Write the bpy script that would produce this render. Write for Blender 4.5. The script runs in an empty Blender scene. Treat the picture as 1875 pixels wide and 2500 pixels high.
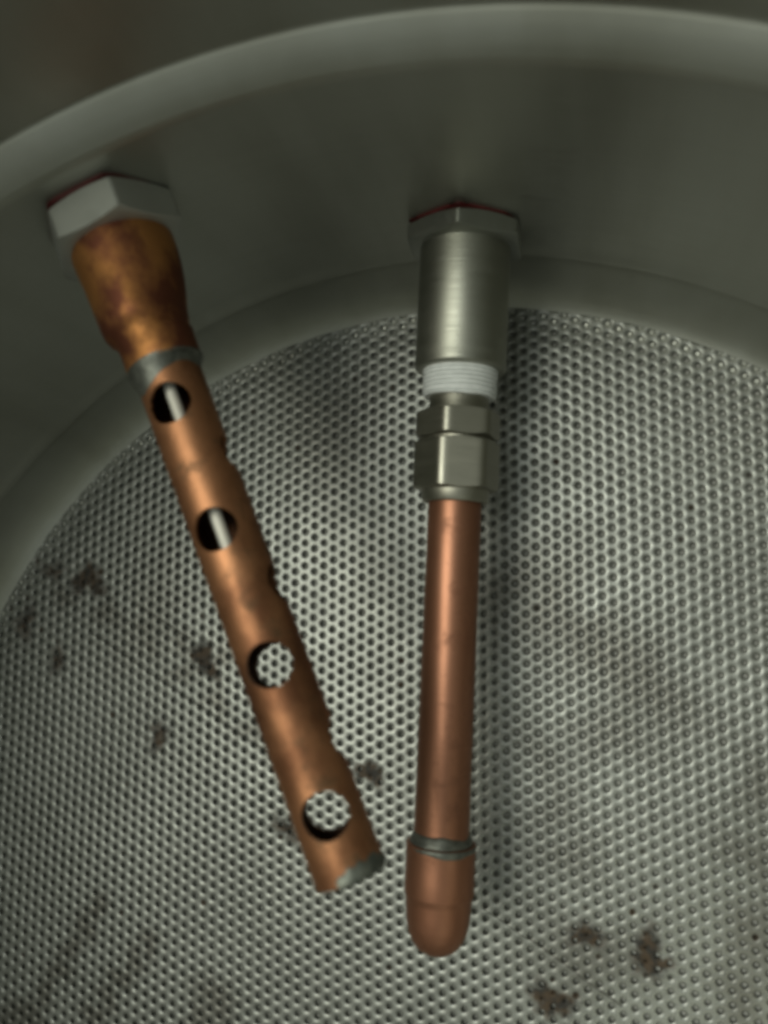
import bpy, bmesh, math, random
import numpy as np
from mathutils import Vector, Matrix, noise

random.seed(7)
P = 0.004                      # one pitch of the perforated plate, metres
MM = 0.001
SC = bpy.context.scene
COL = SC.collection

# ------------------------------------------------------------------ camera
cam_d = bpy.data.cameras.new('camera')
cam = bpy.data.objects.new('camera', cam_d)
COL.objects.link(cam)
cam_d.sensor_fit = 'VERTICAL'
cam_d.sensor_height = 36.0
cam_d.lens = 36.0 * 1997.3 / 2500.0
cam_d.clip_start = 0.005
cam_d.clip_end = 50.0
RX = Vector((0.97267054, 0.00708628, -0.23208147))
DN = Vector((-0.01767348, -0.99437491, -0.10443268))
FW = Vector((-0.23151603, 0.10568028, -0.96707394))
m = Matrix((RX, -DN, -FW)).transposed().to_4x4()
m.translation = Vector((10.45081, 23.83985, 68.10265)) * P
cam.matrix_world = m
cam_d.dof.use_dof = True
cam_d.dof.focus_distance = 0.258
cam_d.dof.aperture_fstop = 7.5
SC.camera = cam

# ------------------------------------------------------------------ world and lamps
w = bpy.data.worlds.new('World')
SC.world = w
w.use_nodes = True
bg = w.node_tree.nodes['Background']
bg.inputs['Color'].default_value = (0.92, 1.0, 0.90, 1)
bg.inputs['Strength'].default_value = 0.27

def area_lamp(name, loc, target, size, power, color):
    d = bpy.data.lights.new(name, 'AREA')
    d.shape = 'RECTANGLE'
    d.size, d.size_y = size
    d.energy = power
    d.color = color
    o = bpy.data.objects.new(name, d)
    COL.objects.link(o)
    o.location = loc
    o.rotation_euler = (Vector(target) - Vector(loc)).to_track_quat('-Z', 'Y').to_euler()
    return o

area_lamp('room_lamp', (-0.50, 0.16, 1.50), (0, 0.08, 0), (0.65, 0.65), 8.0, (1.0, 1.0, 0.84))
area_lamp('ceiling_lamp', (-0.42, 0.50, 1.50), (0, 0.08, 0), (0.55, 1.3), 7.4, (0.93, 1.0, 0.93))

SC.view_settings.view_transform = 'Standard'
SC.view_settings.look = 'None'
SC.view_settings.exposure = 0.0
SC.view_settings.gamma = 1.0
SC.render.engine = 'CYCLES'
SC.cycles.filter_width = 3.8

# ------------------------------------------------------------------ material helpers
class NT:
    def __init__(self, name):
        self.m = bpy.data.materials.new(name)
        self.m.use_nodes = True
        self.t = self.m.node_tree
        self.b = self.t.nodes['Principled BSDF']
    def n(self, kind, **kw):
        x = self.t.nodes.new(kind)
        for k, v in kw.items():
            if hasattr(x, k) and k not in ('Scale',):
                try:
                    setattr(x, k, v); continue
                except Exception:
                    pass
            x.inputs[k].default_value = v
        return x
    def l(self, a, b):
        self.t.links.new(a, b)
    def coords(self, scale=(1, 1, 1)):
        tc = self.n('ShaderNodeTexCoord')
        mp = self.n('ShaderNodeMapping')
        mp.inputs['Scale'].default_value = scale
        self.l(tc.outputs['Object'], mp.inputs['Vector'])
        return mp.outputs['Vector']
    def noise(self, vec, scale, detail=4.0, rough=0.55):
        x = self.n('ShaderNodeTexNoise')
        x.inputs['Scale'].default_value = scale
        x.inputs['Detail'].default_value = detail
        x.inputs['Roughness'].default_value = rough
        self.l(vec, x.inputs['Vector'])
        return x.outputs['Fac']
    def ramp(self, fac, stops):
        r = self.n('ShaderNodeValToRGB')
        el = r.color_ramp.elements
        while len(el) < len(stops):
            el.new(0.5)
        for e, (p, c) in zip(el, stops):
            e.position = p
            e.color = (c, c, c, 1) if isinstance(c, (int, float)) else tuple(c) + (1,)
        self.l(fac, r.inputs['Fac'])
        return r.outputs['Color']
    def mix(self, fac, a, b):
        x = self.n('ShaderNodeMix', data_type='RGBA')
        if isinstance(fac, (int, float)):
            x.inputs[0].default_value = fac
        else:
            self.l(fac, x.inputs[0])
        for v, i in ((a, 6), (b, 7)):
            if isinstance(v, tuple):
                x.inputs[i].default_value = v + (1,)
            else:
                self.l(v, x.inputs[i])
        return x.outputs[2]
    def math(self, op, a, b=None):
        x = self.n('ShaderNodeMath', operation=op)
        for v, i in ((a, 0), (b, 1)):
            if v is None: continue
            if isinstance(v, (int, float)):
                x.inputs[i].default_value = v
            else:
                self.l(v, x.inputs[i])
        return x.outputs[0]
    def bump(self, h, strength, dist):
        x = self.n('ShaderNodeBump')
        x.inputs['Strength'].default_value = strength
        x.inputs['Distance'].default_value = dist
        self.l(h, x.inputs['Height'])
        self.l(x.outputs['Normal'], self.b.inputs['Normal'])
    def set(self, **kw):
        for k, v in kw.items():
            s = self.b.inputs[k.replace('_', ' ')]
            if isinstance(v, tuple): s.default_value = v + (1,)
            elif isinstance(v, (int, float)): s.default_value = v
            else: self.l(v, s)

def steel(name, col, rough, grain=(1, 1, 1), gscale=300.0, gstr=0.15, var=0.06, metallic=1.0):
    k = NT(name)
    v = k.coords()
    cl = k.noise(v, 28.0, 5)
    c = k.ramp(cl, [(0.3, tuple(x * (1 - 2 * var) for x in col)), (0.7, col)])
    g = k.noise(k.coords(grain), gscale, 3)
    r = k.math('ADD', k.math('MULTIPLY', k.math('SUBTRACT', g, 0.5), 0.25), rough)
    r2 = k.math('ADD', r, k.math('MULTIPLY', k.math('SUBTRACT', k.noise(v, 60.0, 4), 0.5), 0.12))
    k.set(Base_Color=c, Metallic=metallic, Roughness=r2)
    k.bump(g, gstr, 0.0001)
    return k.m

M_WALL = steel('pot_steel', (0.44, 0.445, 0.39), 0.38, (1, 1, 14), 40.0, 0.25)
def pot_material():
    k = NT('brushed_pot_steel')
    v = k.coords()
    blot = k.noise(k.coords((1, 1, 0.6)), 14.0, 6, 0.6)
    run = k.noise(k.coords((1, 1, 0.08)), 55.0, 4)
    c = k.ramp(k.math('ADD', k.math('MULTIPLY', blot, 0.6), k.math('MULTIPLY', run, 0.4)),
               [(0.34, (0.36, 0.36, 0.31)), (0.50, (0.44, 0.445, 0.395)), (0.66, (0.49, 0.50, 0.455))])
    g = k.noise(k.coords((0.25, 0.25, 14)), 90.0, 4)
    r = k.math('ADD', k.math('MULTIPLY', k.math('SUBTRACT', g, 0.5), 0.22), k.math('ADD', 0.32, k.math('MULTIPLY', blot, 0.24)))
    k.set(Base_Color=c, Metallic=0.89, Roughness=r)
    k.bump(g, 0.22, 0.0001)
    return k.m
M_WALL = pot_material()
M_BASE = steel('base_steel', (0.52, 0.52, 0.48), 0.8, (1, 1, 1), 300.0, 0.1, 0.06, 0.1)
M_NUT = steel('nut_steel', (0.40, 0.41, 0.37), 0.40, (1, 1, 1), 500.0, 0.25, 0.10, 0.95)
M_NUT_PALE = steel('pale_nut_steel', (0.52, 0.53, 0.49), 0.44, (1, 1, 1), 500.0, 0.2, 0.08, 0.75)
M_COUPLING = steel('turned_steel', (0.40, 0.40, 0.345), 0.45, (0.04, 0.04, 1), 1300.0, 0.8)
M_FITTING = steel('fitting_steel', (0.42, 0.405, 0.34), 0.42, (0.06, 0.06, 1), 1200.0, 0.15)
M_PROBE = steel('pale_rod', (0.78, 0.75, 0.66), 0.5, (1, 1, 0.1), 500.0, 0.1, 0.04, 0.15)

def plate_material():
    k = NT('perforated_steel')
    v = k.coords()
    a = k.n('ShaderNodeAttribute'); a.attribute_name = 'stain'
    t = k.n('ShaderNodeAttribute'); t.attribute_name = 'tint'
    big = k.noise(v, 22.0, 5)
    base = k.ramp(big, [(0.3, (0.255, 0.260, 0.242)), (0.72, (0.330, 0.338, 0.316))])
    fine = k.noise(v, 700.0, 3)
    base = k.mix(k.math('MULTIPLY', k.math('SUBTRACT', fine, 0.35), 0.35), base, (0.27, 0.27, 0.245))
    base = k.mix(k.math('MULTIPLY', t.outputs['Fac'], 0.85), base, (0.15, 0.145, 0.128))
    # scratches: thin scored lines from (x0, y0) to (x1, y1) of a given width, in pitches
    sep = k.n('ShaderNodeSeparateXYZ'); k.l(v, sep.inputs[0])
    wig = k.math('MULTIPLY', k.math('SUBTRACT', k.noise(v, 60.0, 2), 0.5), 0.5 * P)
    for x0, y0, x1, y1, wd in ((6.03, -2.40, 13.03, -6.69, 0.10), (-33.62, 20.53, -15.66, 10.51, 0.09), (-28.90, 23.09, -23.41, 20.15, 0.09), (2.51, -0.51, 6.34, -2.65, 0.06)):
        L = math.hypot(x1 - x0, y1 - y0); dx, dy = (x1 - x0) / L, (y1 - y0) / L
        ax = k.math('SUBTRACT', sep.outputs[0], x0 * P); ay = k.math('SUBTRACT', sep.outputs[1], y0 * P)
        al = k.math('ADD', k.math('MULTIPLY', ax, dx), k.math('MULTIPLY', ay, dy))
        pe = k.math('ABSOLUTE', k.math('ADD', wig, k.math('SUBTRACT', k.math('MULTIPLY', ay, dx), k.math('MULTIPLY', ax, dy))))
        on = k.math('MULTIPLY', k.math('LESS_THAN', pe, wd * P), k.math('LESS_THAN', k.math('ABSOLUTE', k.math('SUBTRACT', al, L * P / 2)), L * P / 2))
        base = k.mix(k.math('MULTIPLY', on, 0.75), base, (0.08, 0.077, 0.068))
    br = k.noise(v, 520.0, 5, 0.7)
    burn = k.ramp(k.noise(v, 330.0, 2), [(0.38, (0.016, 0.012, 0.009)), (0.62, (0.070, 0.040, 0.018))])
    mask = k.math('MULTIPLY', a.outputs['Fac'], k.math('ADD', k.math('MULTIPLY', br, 1.5), 0.15))
    mask = k.ramp(mask, [(0.22, 0.0), (0.64, 0.92)])
    k.set(Base_Color=k.mix(mask, base, burn),
          Metallic=k.math('SUBTRACT', 0.72, k.math('MULTIPLY', mask, 0.62)),
          Roughness=k.math('ADD', k.math('MULTIPLY', k.noise(v, 90.0, 4), 0.22), k.math('ADD', 0.31, k.math('MULTIPLY', mask, 0.35))))
    k.bump(k.noise(v, 1500.0, 2), 0.12, 0.0001)
    return k.m
M_PLATE = plate_material()

def copper(name, bright, dull, stain, rough, streak=(1, 1, 0.25), lo=0.40, hi=0.66, bump=0.08, scale=60.0, turned=False):
    k = NT(name)
    v = k.coords()
    a = k.noise(k.coords(streak), scale, 5, 0.6)
    c = k.mix(k.ramp(a, [(lo, 0.0), (hi, 1.0)]), bright, dull)
    b = k.noise(v, 130.0, 6, 0.65)
    sm = k.ramp(b, [(0.54, 0.0), (0.70, 0.75)])
    c = k.mix(sm, c, stain)
    r = k.math('ADD', k.math('MULTIPLY', a, 0.20), rough - 0.1)
    r = k.math('ADD', r, k.math('MULTIPLY', sm, 0.15))
    k.set(Base_Color=c, Metallic=k.math('SUBTRACT', 0.86, k.math('MULTIPLY', sm, 0.3)), Roughness=r)
    h = k.noise(v, 420.0, 4)
    if turned:
        h = k.math('ADD', k.math('MULTIPLY', h, 0.6), k.noise(k.coords((0.05, 0.05, 1)), 900.0, 3))
    k.bump(h, bump, 0.0004)
    return k.m

M_COPPER_DULL = copper('tarnished_copper', (0.50, 0.225, 0.075), (0.20, 0.070, 0.040), (0.24, 0.10, 0.03), 0.54, (1, 1, 0.8), 0.46, 0.54, 0.10, 34.0)

M_COPPER_DRILLED = copper('drilled_copper', (0.43, 0.200, 0.098), (0.20, 0.085, 0.042), (0.10, 0.062, 0.03), 0.50, (1, 1, 0.6), 0.43, 0.57, 0.20, 46.0)
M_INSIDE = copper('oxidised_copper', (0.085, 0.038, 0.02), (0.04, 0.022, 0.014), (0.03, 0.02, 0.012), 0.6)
M_COPPER_CLEAN = copper('clean_copper', (0.38, 0.178, 0.108), (0.28, 0.122, 0.070), (0.21, 0.090, 0.05), 0.46, (1, 1, 0.25), 0.38, 0.64, 0.09, 60.0, True)

def simple(name, c1, c2, rough, metallic=0.0, scale=200.0, bump=0.2):
    k = NT(name)
    v = k.coords()
    f = k.noise(v, scale, 4)
    k.set(Base_Color=k.ramp(f, [(0.35, c1), (0.65, c2)]), Metallic=metallic, Roughness=rough)
    k.bump(f, bump, 0.0003)
    return k.m

M_SOLDER = simple('solder', (0.11, 0.115, 0.10), (0.19, 0.195, 0.17), 0.46, 0.7, 380.0, 0.5)
M_SOLDER_DARK = simple('dull_solder', (0.10, 0.11, 0.095), (0.19, 0.20, 0.17), 0.5, 0.7, 380.0, 0.4)
M_TAPE = simple('white_tape', (0.78, 0.80, 0.79), (0.88, 0.90, 0.89), 0.45, 0.0, 500.0, 0.15)
M_GASKET = simple('red_rubber', (0.07, 0.009, 0.009), (0.11, 0.014, 0.013), 0.5, 0.0, 300.0, 0.1)

# ------------------------------------------------------------------ mesh helpers
def link_mesh(name, bm, mat, parent=None, sharp=38):
    bmesh.ops.remove_doubles(bm, verts=bm.verts, dist=1e-7)
    bmesh.ops.recalc_face_normals(bm, faces=bm.faces)
    for f in bm.faces: f.smooth = True
    a = math.radians(sharp)
    for e in bm.edges:
        if len(e.link_faces) == 2 and e.calc_face_angle(0) > a:
            e.smooth = False
    me = bpy.data.meshes.new(name)
    bm.to_mesh(me); bm.free()
    me.materials.append(mat)
    o = bpy.data.objects.new(name, me)
    COL.objects.link(o)
    if parent: o.parent = parent
    return o

def lathe(bm, prof, n=64, closed=False, wob=None):
    """prof: (radius mm, s mm) turned about local Z; radius 0 makes a pole."""
    rings = []
    for r, s in prof:
        if r <= 0:
            rings.append([bm.verts.new((0, 0, s * MM))])
        else:
            ring = []
            for i in range(n):
                a = 2 * math.pi * i / n
                rr, ss = (r, s) if wob is None else wob(r, s, a)
                ring.append(bm.verts.new((rr * MM * math.cos(a), rr * MM * math.sin(a), ss * MM)))
            rings.append(ring)
    pairs = list(zip(rings, rings[1:]))
    if closed: pairs.append((rings[-1], rings[0]))
    for A, B in pairs:
        for i in range(n):
            j = (i + 1) % n
            if len(A) == 1 and len(B) == 1: continue
            if len(A) == 1: bm.faces.new((A[0], B[i], B[j]))
            elif len(B) == 1: bm.faces.new((A[i], A[j], B[0]))
            else: bm.faces.new((A[i], A[j], B[j], B[i]))
    return bm

def hex_prism(R, s0, s1, rot, bore, cham=0.9, round_mm=0.9, front=True):
    """hexagon with rounded corners, turned (chamfered) faces and a bore; rot = angle of one corner from local +Y."""
    bm = bmesh.new()
    base = []
    for k in range(6):
        a0 = math.pi / 2 - rot + k * math.pi / 3
        c = Vector((R * math.cos(a0), R * math.sin(a0)))
        e1 = Vector((R * math.cos(a0 - math.pi / 3), R * math.sin(a0 - math.pi / 3))) - c
        e2 = Vector((R * math.cos(a0 + math.pi / 3), R * math.sin(a0 + math.pi / 3))) - c
        e1.normalize(); e2.normalize()
        nseg = 4
        for q in range(nseg + 1):
            t = q / nseg
            A = c + e1 * round_mm * (1 - t); B = c + e2 * round_mm * t
            base.append(A.lerp(B, t) if 0 < t < 1 else (A if t == 0 else B))
        # points on the flat
        for q in range(1, 8):
            base.append((c + e2 * round_mm).lerp(c + e2 * (R - round_mm), q / 8))
    apo = R * math.cos(math.pi / 6)
    def prof(p, kind):
        r = p.length
        if kind == 'edge':   # chamfer cone eats corners only
            return max(0.0, (r - apo) * 0.38)
        return 0
    n = len(base)
    def ring(f):
        return [bm.verts.new((x * MM, y * MM, z * MM)) for x, y, z in (f(p) for p in base)]
    inr = lambda p, s: (p.x / p.length * bore, p.y / p.length * bore, s)
    fr = lambda p, s: (p.x / p.length * apo * 0.985, p.y / p.length * apo * 0.985, s)
    rings = [ring(lambda p: inr(p, s0)), ring(lambda p: fr(p, s0)),
             ring(lambda p: (p.x, p.y, s0 + 0.15 + prof(p, 'edge'))),
             ring(lambda p: (p.x, p.y, s1 - 0.15 - prof(p, 'edge'))),
             ring(lambda p: fr(p, s1)), ring(lambda p: inr(p, s1))]
    for A, B in zip(rings, rings[1:] + rings[:1]):
        for i in range(n):
            j = (i + 1) % n
            bm.faces.new((A[i], A[j], B[j], B[i]))
    return bm

def thing(name, label, cat, loc, axis):
    """Empty at the wall; local Z runs along the tube, local Y is up, local X to the right of it."""
    o = bpy.data.objects.new(name, None)
    o.empty_display_size = 0.01
    COL.objects.link(o)
    d = Vector(axis).normalized()
    up = Vector((0, 0, 1))
    side = up.cross(d).normalized()
    up = d.cross(side)
    mm = Matrix((side, up, d)).transposed().to_4x4()
    mm.translation = Vector(loc) * P
    o.matrix_world = mm
    o['label'] = label
    o['category'] = cat
    return o

# ------------------------------------------------------------------ pot
pot = bpy.data.objects.new('steel_pot', None)
COL.objects.link(pot)
pot.location = (0, 0, -0.9 * P)
pot['label'] = 'round grey stainless steel pot whose ribbed inner wall surrounds the perforated plate'
pot['category'] = 'pot'
ZO = 0.9

def smooth_path(pts, k=6):
    out = []
    n = len(pts)
    for i in range(n - 1):
        p0 = pts[max(i - 1, 0)]; p1 = pts[i]; p2 = pts[i + 1]; p3 = pts[min(i + 2, n - 1)]
        for j in range(k):
            t = j / k
            out.append(tuple(0.5 * ((2 * b) + (-a + c) * t + (2 * a - 5 * b + 4 * c - d) * t * t + (-a + 3 * b - 3 * c + d) * t ** 3)
                             for a, b, c, d in zip(p0, p1, p2, p3)))
    out.append(pts[-1])
    return out

PX = P / MM    # profile given in pitches
knuckle = [(47.6 + 3.45 * math.sin(a), 5.0 - 5.45 * math.cos(a)) for a in [math.radians(x) for x in range(0, 91, 5)]]
bead = [(51.05, 5.0), (51.02, 5.35), (50.95, 5.7), (50.92, 6.05), (50.98, 6.45), (51.08, 6.85), (51.16, 7.3), (51.2, 7.8), (51.25, 9.0), (51.2, 14.0)]
wallp = [(51.2, 14), (51.2, 20), (51.2, 26), (51.2, 28.6), (51.22, 29.1)]
lr, lz = 51.25, 29.3
for q in range(12):
    an = math.radians(62 - 20 * q / 11)
    lr += 0.20 * math.cos(an); lz += 0.20 * math.sin(an)
    wallp.append((lr, lz))
wallp += [(lr + 0.10, lz + 0.08), (lr + 0.18, lz + 0.22), (lr + 0.23, lz + 0.5)] + [(lr + 0.25, z) for z in (35, 42, 50, 60, 71)] + [(lr + 0.45, 73.4), (lr + 1.1, 74.4), (lr + 1.9, 73.9), (lr + 2.1, 72.4)]
inner = knuckle + bead[1:-1] + smooth_path(bead[-1:] + wallp[1:], 5)
outer = [(r + 0.45, z) for r, z in reversed(inner) if z < 72.0 and r < lr + 0.3]
bm = bmesh.new()
lathe(bm, [(r * PX, (z + ZO) * PX) for r, z in inner + outer], 192, closed=True)
wall = link_mesh('wall', bm, M_WALL, pot, 60)
bm = bmesh.new()
bp = [(0.001, -0.45)] + [(x, -0.45) for x in (6, 12, 18, 24, 30, 36, 42, 47.6)]
bo = [(47.6, -0.85), (42, -0.9), (0.001, -0.9)]
lathe(bm, [(r * PX, (z + ZO - 0.004) * PX) for r, z in bp + bo], 192)
link_mesh('base', bm, M_BASE, pot, 60)

# ------------------------------------------------------------------ perforated plate
RP = 48.75
rng = np.random.default_rng(3)
HOLE0 = (13.912, 28.186)
NSEG = 12
ang = np.arange(NSEG) * 2 * np.pi / NSEG + np.pi / NSEG
hexa = np.arange(6) * np.pi / 3
# outer hex boundary sampled with 12 points (corners and edge middles) so that it pairs with the 12 hole vertices
hx = []
for i in range(6):
    c0 = np.array([math.cos(hexa[i]), math.sin(hexa[i])]) / math.sqrt(3)
    c1 = np.array([math.cos(hexa[(i + 1) % 6]), math.sin(hexa[(i + 1) % 6])]) / math.sqrt(3)
    hx += [c0, (c0 + c1) / 2]
hx = np.array(hx)
circ = np.array([[math.cos(a), math.sin(a)] for a in np.arange(12) * math.pi / 6])
tmpl = np.concatenate([np.c_[hx, np.full(12, 0.0)],
                       np.c_[circ * 0.400, np.full(12, -0.006)],
                       np.c_[circ * 0.300, np.full(12, -0.032)],
                       np.c_[circ * 0.215, np.full(12, -0.078)],
                       np.c_[circ * 0.180, np.full(12, -0.160)],
                       np.c_[hx, np.full(12, -0.160)]])
sx, sy = math.sqrt(3) / 2, 1.0
ci = []
for i in range(-62, 63):
    for j in range(-56, 57):
        x = i * sx; y = j * sy + (0.5 if i % 2 else 0.0)
        ci.append((x, y))
ci = np.array(ci)
off = np.array([HOLE0[0] % (2 * sx), HOLE0[1] % 1.0])
ci = ci + off
# keep cells that touch the disc
ci = ci[np.hypot(ci[:, 0], ci[:, 1]) < RP + 0.40]
nC = len(ci)
V = tmpl[None, :, :] + np.c_[ci, np.zeros(nC)][:, None, :]
jit = 1 + rng.normal(0, 0.03, nC)
V[:, 24:60, :2] = ci[:, None, :] + (V[:, 24:60, :2] - ci[:, None, :]) * jit[:, None, None]
V[:, 24:48, 2] *= (1 + rng.normal(0, 0.15, nC))[:, None]
STAINS = [(-34.23, 25.53, 2.00, 1.00), (-37.95, 26.18, 2.00, 0.62), (-40.67, 21.37, 2.20, 0.68), (-36.99, 17.87, 1.60, 0.75), (-22.27, 18.55, 1.70, 1.00), (-21.34, 17.36, 1.20, 0.80), (-26.30, 11.52, 1.70, 0.75), (-6.87, 9.44, 1.50, 1.00), (-13.92, 4.39, 1.50, 0.85), (10.39, -1.79, 1.70, 0.85), (14.97, -2.82, 2.00, 1.00), (7.69, -6.90, 2.00, 1.00), (-14.97, 4.89, 1.10, 0.60), (-32.96, 24.46, 1.20, 0.80), (15.95, -3.48, 1.20, 0.70)]
near = np.zeros(nC)
for x, y, rad, stg in STAINS:
    near = np.maximum(near, stg * np.clip(1.3 - np.hypot(ci[:, 0] - x, ci[:, 1] - y) / rad, 0, 1))
clog = rng.random(nC) < 0.010 + 0.55 * near          # holes plugged with residue
V[clog, 48:60, :2] = ci[clog][:, None, :] + (V[clog, 48:60, :2] - ci[clog][:, None, :]) * 0.1
V[clog, 48:60, 2] = -0.10
V = V.reshape(-1, 3)
r = np.hypot(V[:, 0], V[:, 1])
wob = RP + 0.03 * np.sin(np.arctan2(V[:, 1], V[:, 0]) * 31)
s = np.minimum(1.0, wob / np.maximum(r, 1e-6))
V[:, 0] *= s; V[:, 1] *= s
# gentle unevenness of the sheet
X, Y = V[:, 0], V[:, 1]
dz = (0.16 * np.sin(X / 7.1 + 0.7) * np.cos(Y / 9.3 + 1.9) + 0.10 * np.sin((X * 0.8 + Y * 0.6) / 4.7 + 2.2)
      + 0.07 * np.sin((X * 0.45 - Y * 0.9) / 3.1 + 0.4) + 0.035 * np.sin((X * 0.83 - Y * 0.55) / 1.6))
V[:, 2] += 0.45 * (dz - dz.min()) * np.clip((RP - np.hypot(X, Y)) / 3.0, 0, 1)
quads = []
for k in range(5):
    for i in range(12):
        j = (i + 1) % 12
        quads.append((12 * k + i, 12 * k + j, 12 * (k + 1) + j, 12 * (k + 1) + i))
quads = np.array(quads)[:, ::-1][:, ::-1]
F = (quads[None] + (np.arange(nC) * 72)[:, None, None]).reshape(-1, 4)
me = bpy.data.meshes.new('perforated_plate')
me.vertices.add(len(V)); me.vertices.foreach_set('co', (V * P).astype(np.float32).ravel())
me.loops.add(F.size); me.loops.foreach_set('vertex_index', F.astype(np.int32).ravel())
me.polygons.add(len(F)); me.polygons.foreach_set('loop_start', (np.arange(len(F)) * 4).astype(np.int32))
me.polygons.foreach_set('use_smooth', np.ones(len(F), dtype=bool))
me.update(calc_edges=True)
# burnt spots and faint tints (smudges, plus a dark reflection painted in), each with its own place on the sheet (x, y, radius, strength)
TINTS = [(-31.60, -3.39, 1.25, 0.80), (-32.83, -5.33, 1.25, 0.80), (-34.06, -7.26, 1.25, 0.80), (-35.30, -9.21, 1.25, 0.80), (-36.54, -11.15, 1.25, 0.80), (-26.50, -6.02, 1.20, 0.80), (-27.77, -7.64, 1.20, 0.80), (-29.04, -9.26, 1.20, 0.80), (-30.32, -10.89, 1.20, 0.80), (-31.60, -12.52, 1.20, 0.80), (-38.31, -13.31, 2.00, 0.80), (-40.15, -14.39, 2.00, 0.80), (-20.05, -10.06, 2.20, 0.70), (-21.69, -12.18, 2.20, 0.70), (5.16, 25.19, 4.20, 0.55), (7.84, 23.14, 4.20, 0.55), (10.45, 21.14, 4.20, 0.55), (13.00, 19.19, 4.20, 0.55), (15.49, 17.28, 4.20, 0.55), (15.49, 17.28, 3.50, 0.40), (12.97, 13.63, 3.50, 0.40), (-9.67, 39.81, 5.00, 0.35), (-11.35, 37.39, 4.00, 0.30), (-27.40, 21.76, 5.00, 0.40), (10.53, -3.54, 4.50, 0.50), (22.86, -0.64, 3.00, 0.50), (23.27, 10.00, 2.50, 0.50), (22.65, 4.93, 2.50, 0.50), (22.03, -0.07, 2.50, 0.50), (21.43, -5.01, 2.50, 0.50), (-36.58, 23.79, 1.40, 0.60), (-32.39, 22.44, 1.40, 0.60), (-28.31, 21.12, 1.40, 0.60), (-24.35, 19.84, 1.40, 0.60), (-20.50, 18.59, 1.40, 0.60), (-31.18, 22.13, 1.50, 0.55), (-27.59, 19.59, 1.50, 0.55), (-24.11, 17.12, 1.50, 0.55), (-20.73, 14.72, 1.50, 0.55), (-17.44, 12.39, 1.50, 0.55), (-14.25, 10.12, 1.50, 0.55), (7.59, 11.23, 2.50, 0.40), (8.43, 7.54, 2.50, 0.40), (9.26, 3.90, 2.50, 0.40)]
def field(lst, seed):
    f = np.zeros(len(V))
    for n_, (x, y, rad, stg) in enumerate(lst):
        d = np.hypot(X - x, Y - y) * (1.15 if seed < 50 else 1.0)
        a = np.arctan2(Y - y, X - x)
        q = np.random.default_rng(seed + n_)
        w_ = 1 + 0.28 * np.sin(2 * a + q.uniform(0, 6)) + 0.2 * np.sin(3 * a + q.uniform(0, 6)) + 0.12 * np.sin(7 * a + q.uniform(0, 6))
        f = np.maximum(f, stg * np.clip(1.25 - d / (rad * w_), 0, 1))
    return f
fs = field(STAINS, 11)
pl = np.zeros((nC, 72)); pl[clog, 36:60] = (0.35 + 0.5 * rng.random(clog.sum()))[:, None]
fs = np.maximum(fs, pl.ravel())
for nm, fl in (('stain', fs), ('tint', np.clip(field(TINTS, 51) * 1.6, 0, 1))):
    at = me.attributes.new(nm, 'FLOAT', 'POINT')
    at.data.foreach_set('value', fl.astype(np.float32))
me.materials.append(M_PLATE)
plate = bpy.data.objects.new('perforated_plate', me)
COL.objects.link(plate)
plate['label'] = 'round perforated steel plate with brown burnt spots lying at the bottom of the pot'
plate['category'] = 'strainer plate'

# ------------------------------------------------------------------ capped copper tube (right)
ct = thing('capped_copper_tube', 'smooth copper tube with a rounded end cap on a steel coupling with white tape', 'copper tube',
           (2.6893, 51.2 - 0.29, 10.2), (-0.042904, -0.999079, 0))
link_mesh('gasket', hex_prism(18.1, -1.2, 0.2, math.radians(1), 8), M_GASKET, ct)
link_mesh('lock_nut', hex_prism(18.3, 0.2, 6.0, math.radians(1), 10), M_NUT, ct)
bm = bmesh.new()
lathe(bm, [(10.3, 2.0), (13.2, 2.0), (13.25, 6.2), (13.25, 41.6), (12.9, 42.2), (12.4, 42.5), (10.9, 42.5), (10.3, 41.8)], 96, True)
link_mesh('coupling', bm, M_COUPLING, ct)
bm = bmesh.new()
tp = [(8.0, 40.0), (10.75, 40.0)]
for i in range(6):
    s0 = 42.3 + i * 1.22
    tp += [(10.9 - 0.05 * i, s0), (11.0 - 0.05 * i, s0 + 0.35), (10.95 - 0.05 * i, s0 + 0.7), (10.1 - 0.05 * i, s0 + 0.95)]
tp += [(10.55, 49.7), (10.2, 50.2), (8.0, 50.2)]
def tape_wob(r, s, a):
    k = noise.noise(Vector((math.cos(a) * 1.4, math.sin(a) * 1.4, s * 0.5)))
    return (r + 0.16 * k * (r > 10), s + (0.35 * math.sin(a * 1.0 + 0.6) + 0.35 * k) * (s > 49) + 0.18 * math.sin(a))
lathe(bm, tp, 96, True, tape_wob)
link_mesh('thread_tape', bm, M_TAPE, ct)
fb = hex_prism(12.8, 54.7, 62.5, math.radians(-8), 6.5, 0.9, 1.7)
lathe(fb, [(6.3, 48.5), (8.6, 48.5), (8.6, 53.8), (8.9, 54.75), (6.3, 54.75)], 64, True)
lathe(fb, [(6.3, 62.45), (9.9, 62.45), (9.9, 63.9), (6.3, 63.9)], 64, True)
link_mesh('fitting_body', fb, M_FITTING, ct)
cn = hex_prism(12.8, 63.2, 77.4, math.radians(-13), 8.0, 0.9, 1.7)
lathe(cn, [(8.0, 77.3), (9.9, 77.3), (9.7, 78.0), (9.5, 80.4), (9.1, 80.9), (8.0, 80.9)], 64, True)
link_mesh('compression_nut', cn, M_FITTING, ct)
bm = bmesh.new()
lathe(bm, [(6.4, 65), (7.65, 65)] + [(7.65 + 0.04 * math.sin(s * 0.31), s) for s in range(70, 180, 5)] + [(7.65, 182), (6.4, 182)], 80, True)
link_mesh('tube', bm, M_COPPER_CLEAN, ct)
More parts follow.
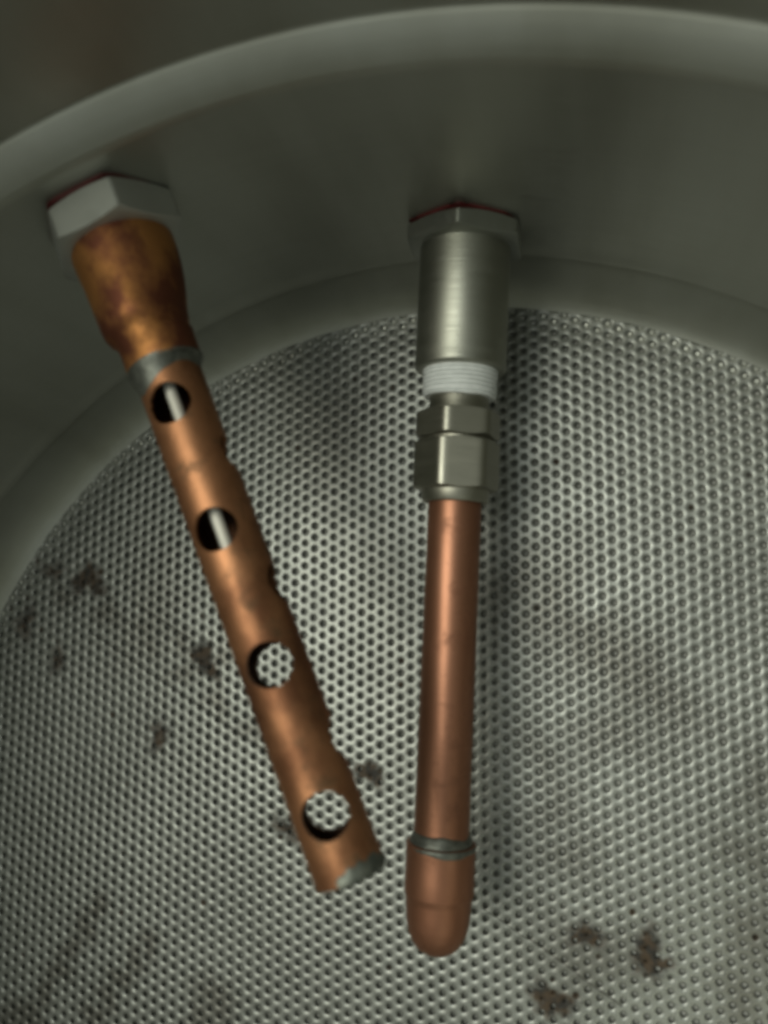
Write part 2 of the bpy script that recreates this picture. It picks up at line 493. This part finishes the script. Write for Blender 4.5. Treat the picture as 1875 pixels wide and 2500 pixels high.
def sol_wob(r, s, a):
    k = noise.noise(Vector((math.cos(a) * 1.3 + 5, math.sin(a) * 1.3, 0)))
    k2 = noise.noise(Vector((math.cos(a) * 2.6, math.sin(a) * 2.6, 9)))
    return (r + 0.12 * k2, s + (1.3 * k if s < 173.2 else 0.45 * k2))
bm = bmesh.new()
lathe(bm, [(7.5, 172.2), (7.82, 172.5), (8.1, 173.1), (8.5, 174.0), (8.75, 174.7), (8.6, 175.2), (7.5, 175.3)], 80, True, sol_wob)
link_mesh('solder_ring', bm, M_SOLDER, ct)
bm = bmesh.new()
lathe(bm, [(7.9, 175.0), (9.0, 174.9), (9.5, 175.1), (9.68, 175.6), (9.6, 177), (9.55, 183), (9.6, 187.9), (9.5, 188.5), (9.2, 189.3), (9.08, 190.4), (8.9, 193.0), (8.6, 196.0), (8.0, 198.8),
           (7.0, 201.0), (5.5, 202.9), (3.5, 204.1), (1.5, 204.6), (0, 204.7)], 80)
link_mesh('end_cap', bm, M_COPPER_CLEAN, ct)
bm = bmesh.new()
def drip_wob(r, s, a):
    k = noise.noise(Vector((math.cos(a) * 1.5 + 2, math.sin(a) * 1.5, 3)))
    m_ = max(0.0, math.cos(a - math.radians(60))) ** 2
    return (r - 0.05 + 0.12 * m_, s if s < 175.9 else s + 1.3 * m_ * (0.6 + k))
lathe(bm, [(9.5, 175.1), (9.72, 175.6), (9.68, 175.9), (9.5, 176.2)], 80, False, drip_wob)
link_mesh('solder_smear', bm, M_SOLDER, ct)

# ------------------------------------------------------------------ drilled copper tube (left)
dt = thing('drilled_copper_tube', 'tarnished copper tube drilled with large round holes on a steel hex nut', 'copper tube',
           (-18.0, 47.75, 24.0), (0.3868, -0.9222, 0))
link_mesh('gasket', hex_prism(17.0, -1.4, 0.6, math.radians(30), 8), M_GASKET, dt)
link_mesh('lock_nut', hex_prism(17.3, 0.6, 10.2, math.radians(30), 10), M_NUT_PALE, dt)
def dent(r, s, a):
    k = noise.noise(Vector((math.cos(a) * 0.9, math.sin(a) * 0.9, s * 0.09)))
    pull = 2.5 * math.exp(-((s - 31.5) / 5.5) ** 2) * max(0.0, math.cos(a)) ** 1.5   # squeezed on one side
    return (r + 0.4 * k * (r > 9) - pull * (r > 9.6), s)
bm = bmesh.new()
lathe(bm, [(8.1, 9.0), (12.6, 9.0), (12.9, 10.6), (12.75, 14), (12.4, 18), (12.1, 22), (11.8, 26), (11.7, 29.5), (11.55, 31.6), (11.15, 32.8), (10.4, 33.9), (9.75, 34.8), (9.42, 36.0), (9.3, 38.0),
           (9.25, 43.0), (9.1, 43.6), (8.1, 43.7)], 80, True, dent)
link_mesh('adapter', bm, M_COPPER_DULL, dt)
bm = bmesh.new()
def sj_wob(r, s, a):
    k = noise.noise(Vector((math.cos(a) * 1.5, math.sin(a) * 1.5, 4)))
    m_ = max(0.0, math.cos(a - math.radians(125))) ** 3
    return (r + 0.1 * k, s if s < 44.2 else s - 0.5 + 0.8 * k + 4.3 * m_)
lathe(bm, [(8.6, 43.0), (9.36, 43.1), (9.4, 43.3), (9.1, 43.9), (8.6, 44.3), (8.25, 45.3), (8.02, 46.6), (7.7, 46.9)], 80, True, sj_wob)
link_mesh('solder_joint', bm, M_SOLDER, dt)

bm = bmesh.new()
END = 168.0
def tube_wob(r, s, a):
    k = noise.noise(Vector((math.cos(a) * 0.8, math.sin(a) * 0.8, s * 0.06)))
    return (r + 0.10 * k, s)
lathe(bm, [(6.9, 30.0), (7.95, 30.0)] + [(7.95, s) for s in np.arange(34, 166, 3)] + [(7.95, END - 0.4), (7.6, END), (6.9, END)]
      + [(6.9, s) for s in np.arange(165, 31, -3)], 96, True, tube_wob)
tube = link_mesh('tube', bm, M_COPPER_DRILLED, dt, 30)
HOLES = [(55.3, 4), (87.4, 4), (120.0, 12), (153.6, 14)]
SIDE = [(69.5, 106), (103.0, 101), (140.0, 112)]
cb = bmesh.new()
for s0, rot in HOLES + SIDE:
    a = math.radians(rot)
    dr = Vector((math.sin(a), math.cos(a), 0))
    mt = dr.to_track_quat('Z', 'Y').to_matrix().to_4x4()
    one = (s0, rot) in SIDE
    one = one or s0 < 100
    mt.translation = Vector((0, 0, s0 * MM)) + (dr * 0.010 if one else Vector())
    bmesh.ops.create_cone(cb, cap_ends=True, segments=48, radius1=5.1 * MM, radius2=5.1 * MM, depth=0.018 if one else 0.03, matrix=mt)
cme = bpy.data.meshes.new('cutter'); cb.to_mesh(cme); cb.free()
cut = bpy.data.objects.new('cutter', cme); COL.objects.link(cut); cut.parent = dt
md = tube.modifiers.new('holes', 'BOOLEAN'); md.object = cut; md.operation = 'DIFFERENCE'; md.solver = 'EXACT'; md.use_self = True
bpy.context.view_layer.update()
dg = bpy.context.evaluated_depsgraph_get()
nm = bpy.data.meshes.new_from_object(tube.evaluated_get(dg))
tube.modifiers.clear(); old = tube.data; tube.data = nm
bpy.data.meshes.remove(old); bpy.data.objects.remove(cut); bpy.data.meshes.remove(cme)
nm.name = 'tube'
bm = bmesh.new(); bm.from_mesh(nm)
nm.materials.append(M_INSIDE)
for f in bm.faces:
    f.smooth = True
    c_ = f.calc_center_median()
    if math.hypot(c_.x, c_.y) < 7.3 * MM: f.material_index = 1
for e in bm.edges:
    if len(e.link_faces) == 2: e.smooth = e.calc_face_angle(0) < math.radians(32)
bm.to_mesh(nm); bm.free()
# end plug of solder and smear over the right half of the end
bm = bmesh.new()
lathe(bm, [(0, END - 1.6), (6.85, END - 1.6), (6.85, END - 0.5), (0, END - 0.3)], 48)
link_mesh('end_plug', bm, M_SOLDER, dt)
bm = bmesh.new()
N = 40
vs = []
for q in range(N + 1):
    a = math.radians(-25 + 118 * q / N)
    k = noise.noise(Vector((q * 0.22, 0, 1.7)))
    e = min(1.0, 3.5 * min(q, N - q) / N)
    row = []
    for rr, ss in ((7.9, END - (3.4 + 1.3 * k) * (0.55 + 0.45 * e)), (8.25, END - 2.6 * (0.6 + 0.4 * e)), (8.3, END - 0.4), (7.7, END + 0.35), (6.6, END + 0.3)):
        row.append(bm.verts.new((rr * MM * math.cos(a), rr * MM * math.sin(a), ss * MM)))
    vs.append(row)
for A, B in zip(vs, vs[1:]):
    for i in range(4): bm.faces.new((A[i], A[i + 1], B[i + 1], B[i]))
link_mesh('solder_smear', bm, M_SOLDER_DARK, dt)
bm = bmesh.new()
lathe(bm, [(0, 20.0), (1.45, 20.0), (1.45, 103.0), (1.2, 104.6), (0.7, 105.3), (0, 105.5)], 48)
pr = link_mesh('probe_rod', bm, M_PROBE, dt)
pr.location = (0.1 * MM, 2.5 * MM, 0)
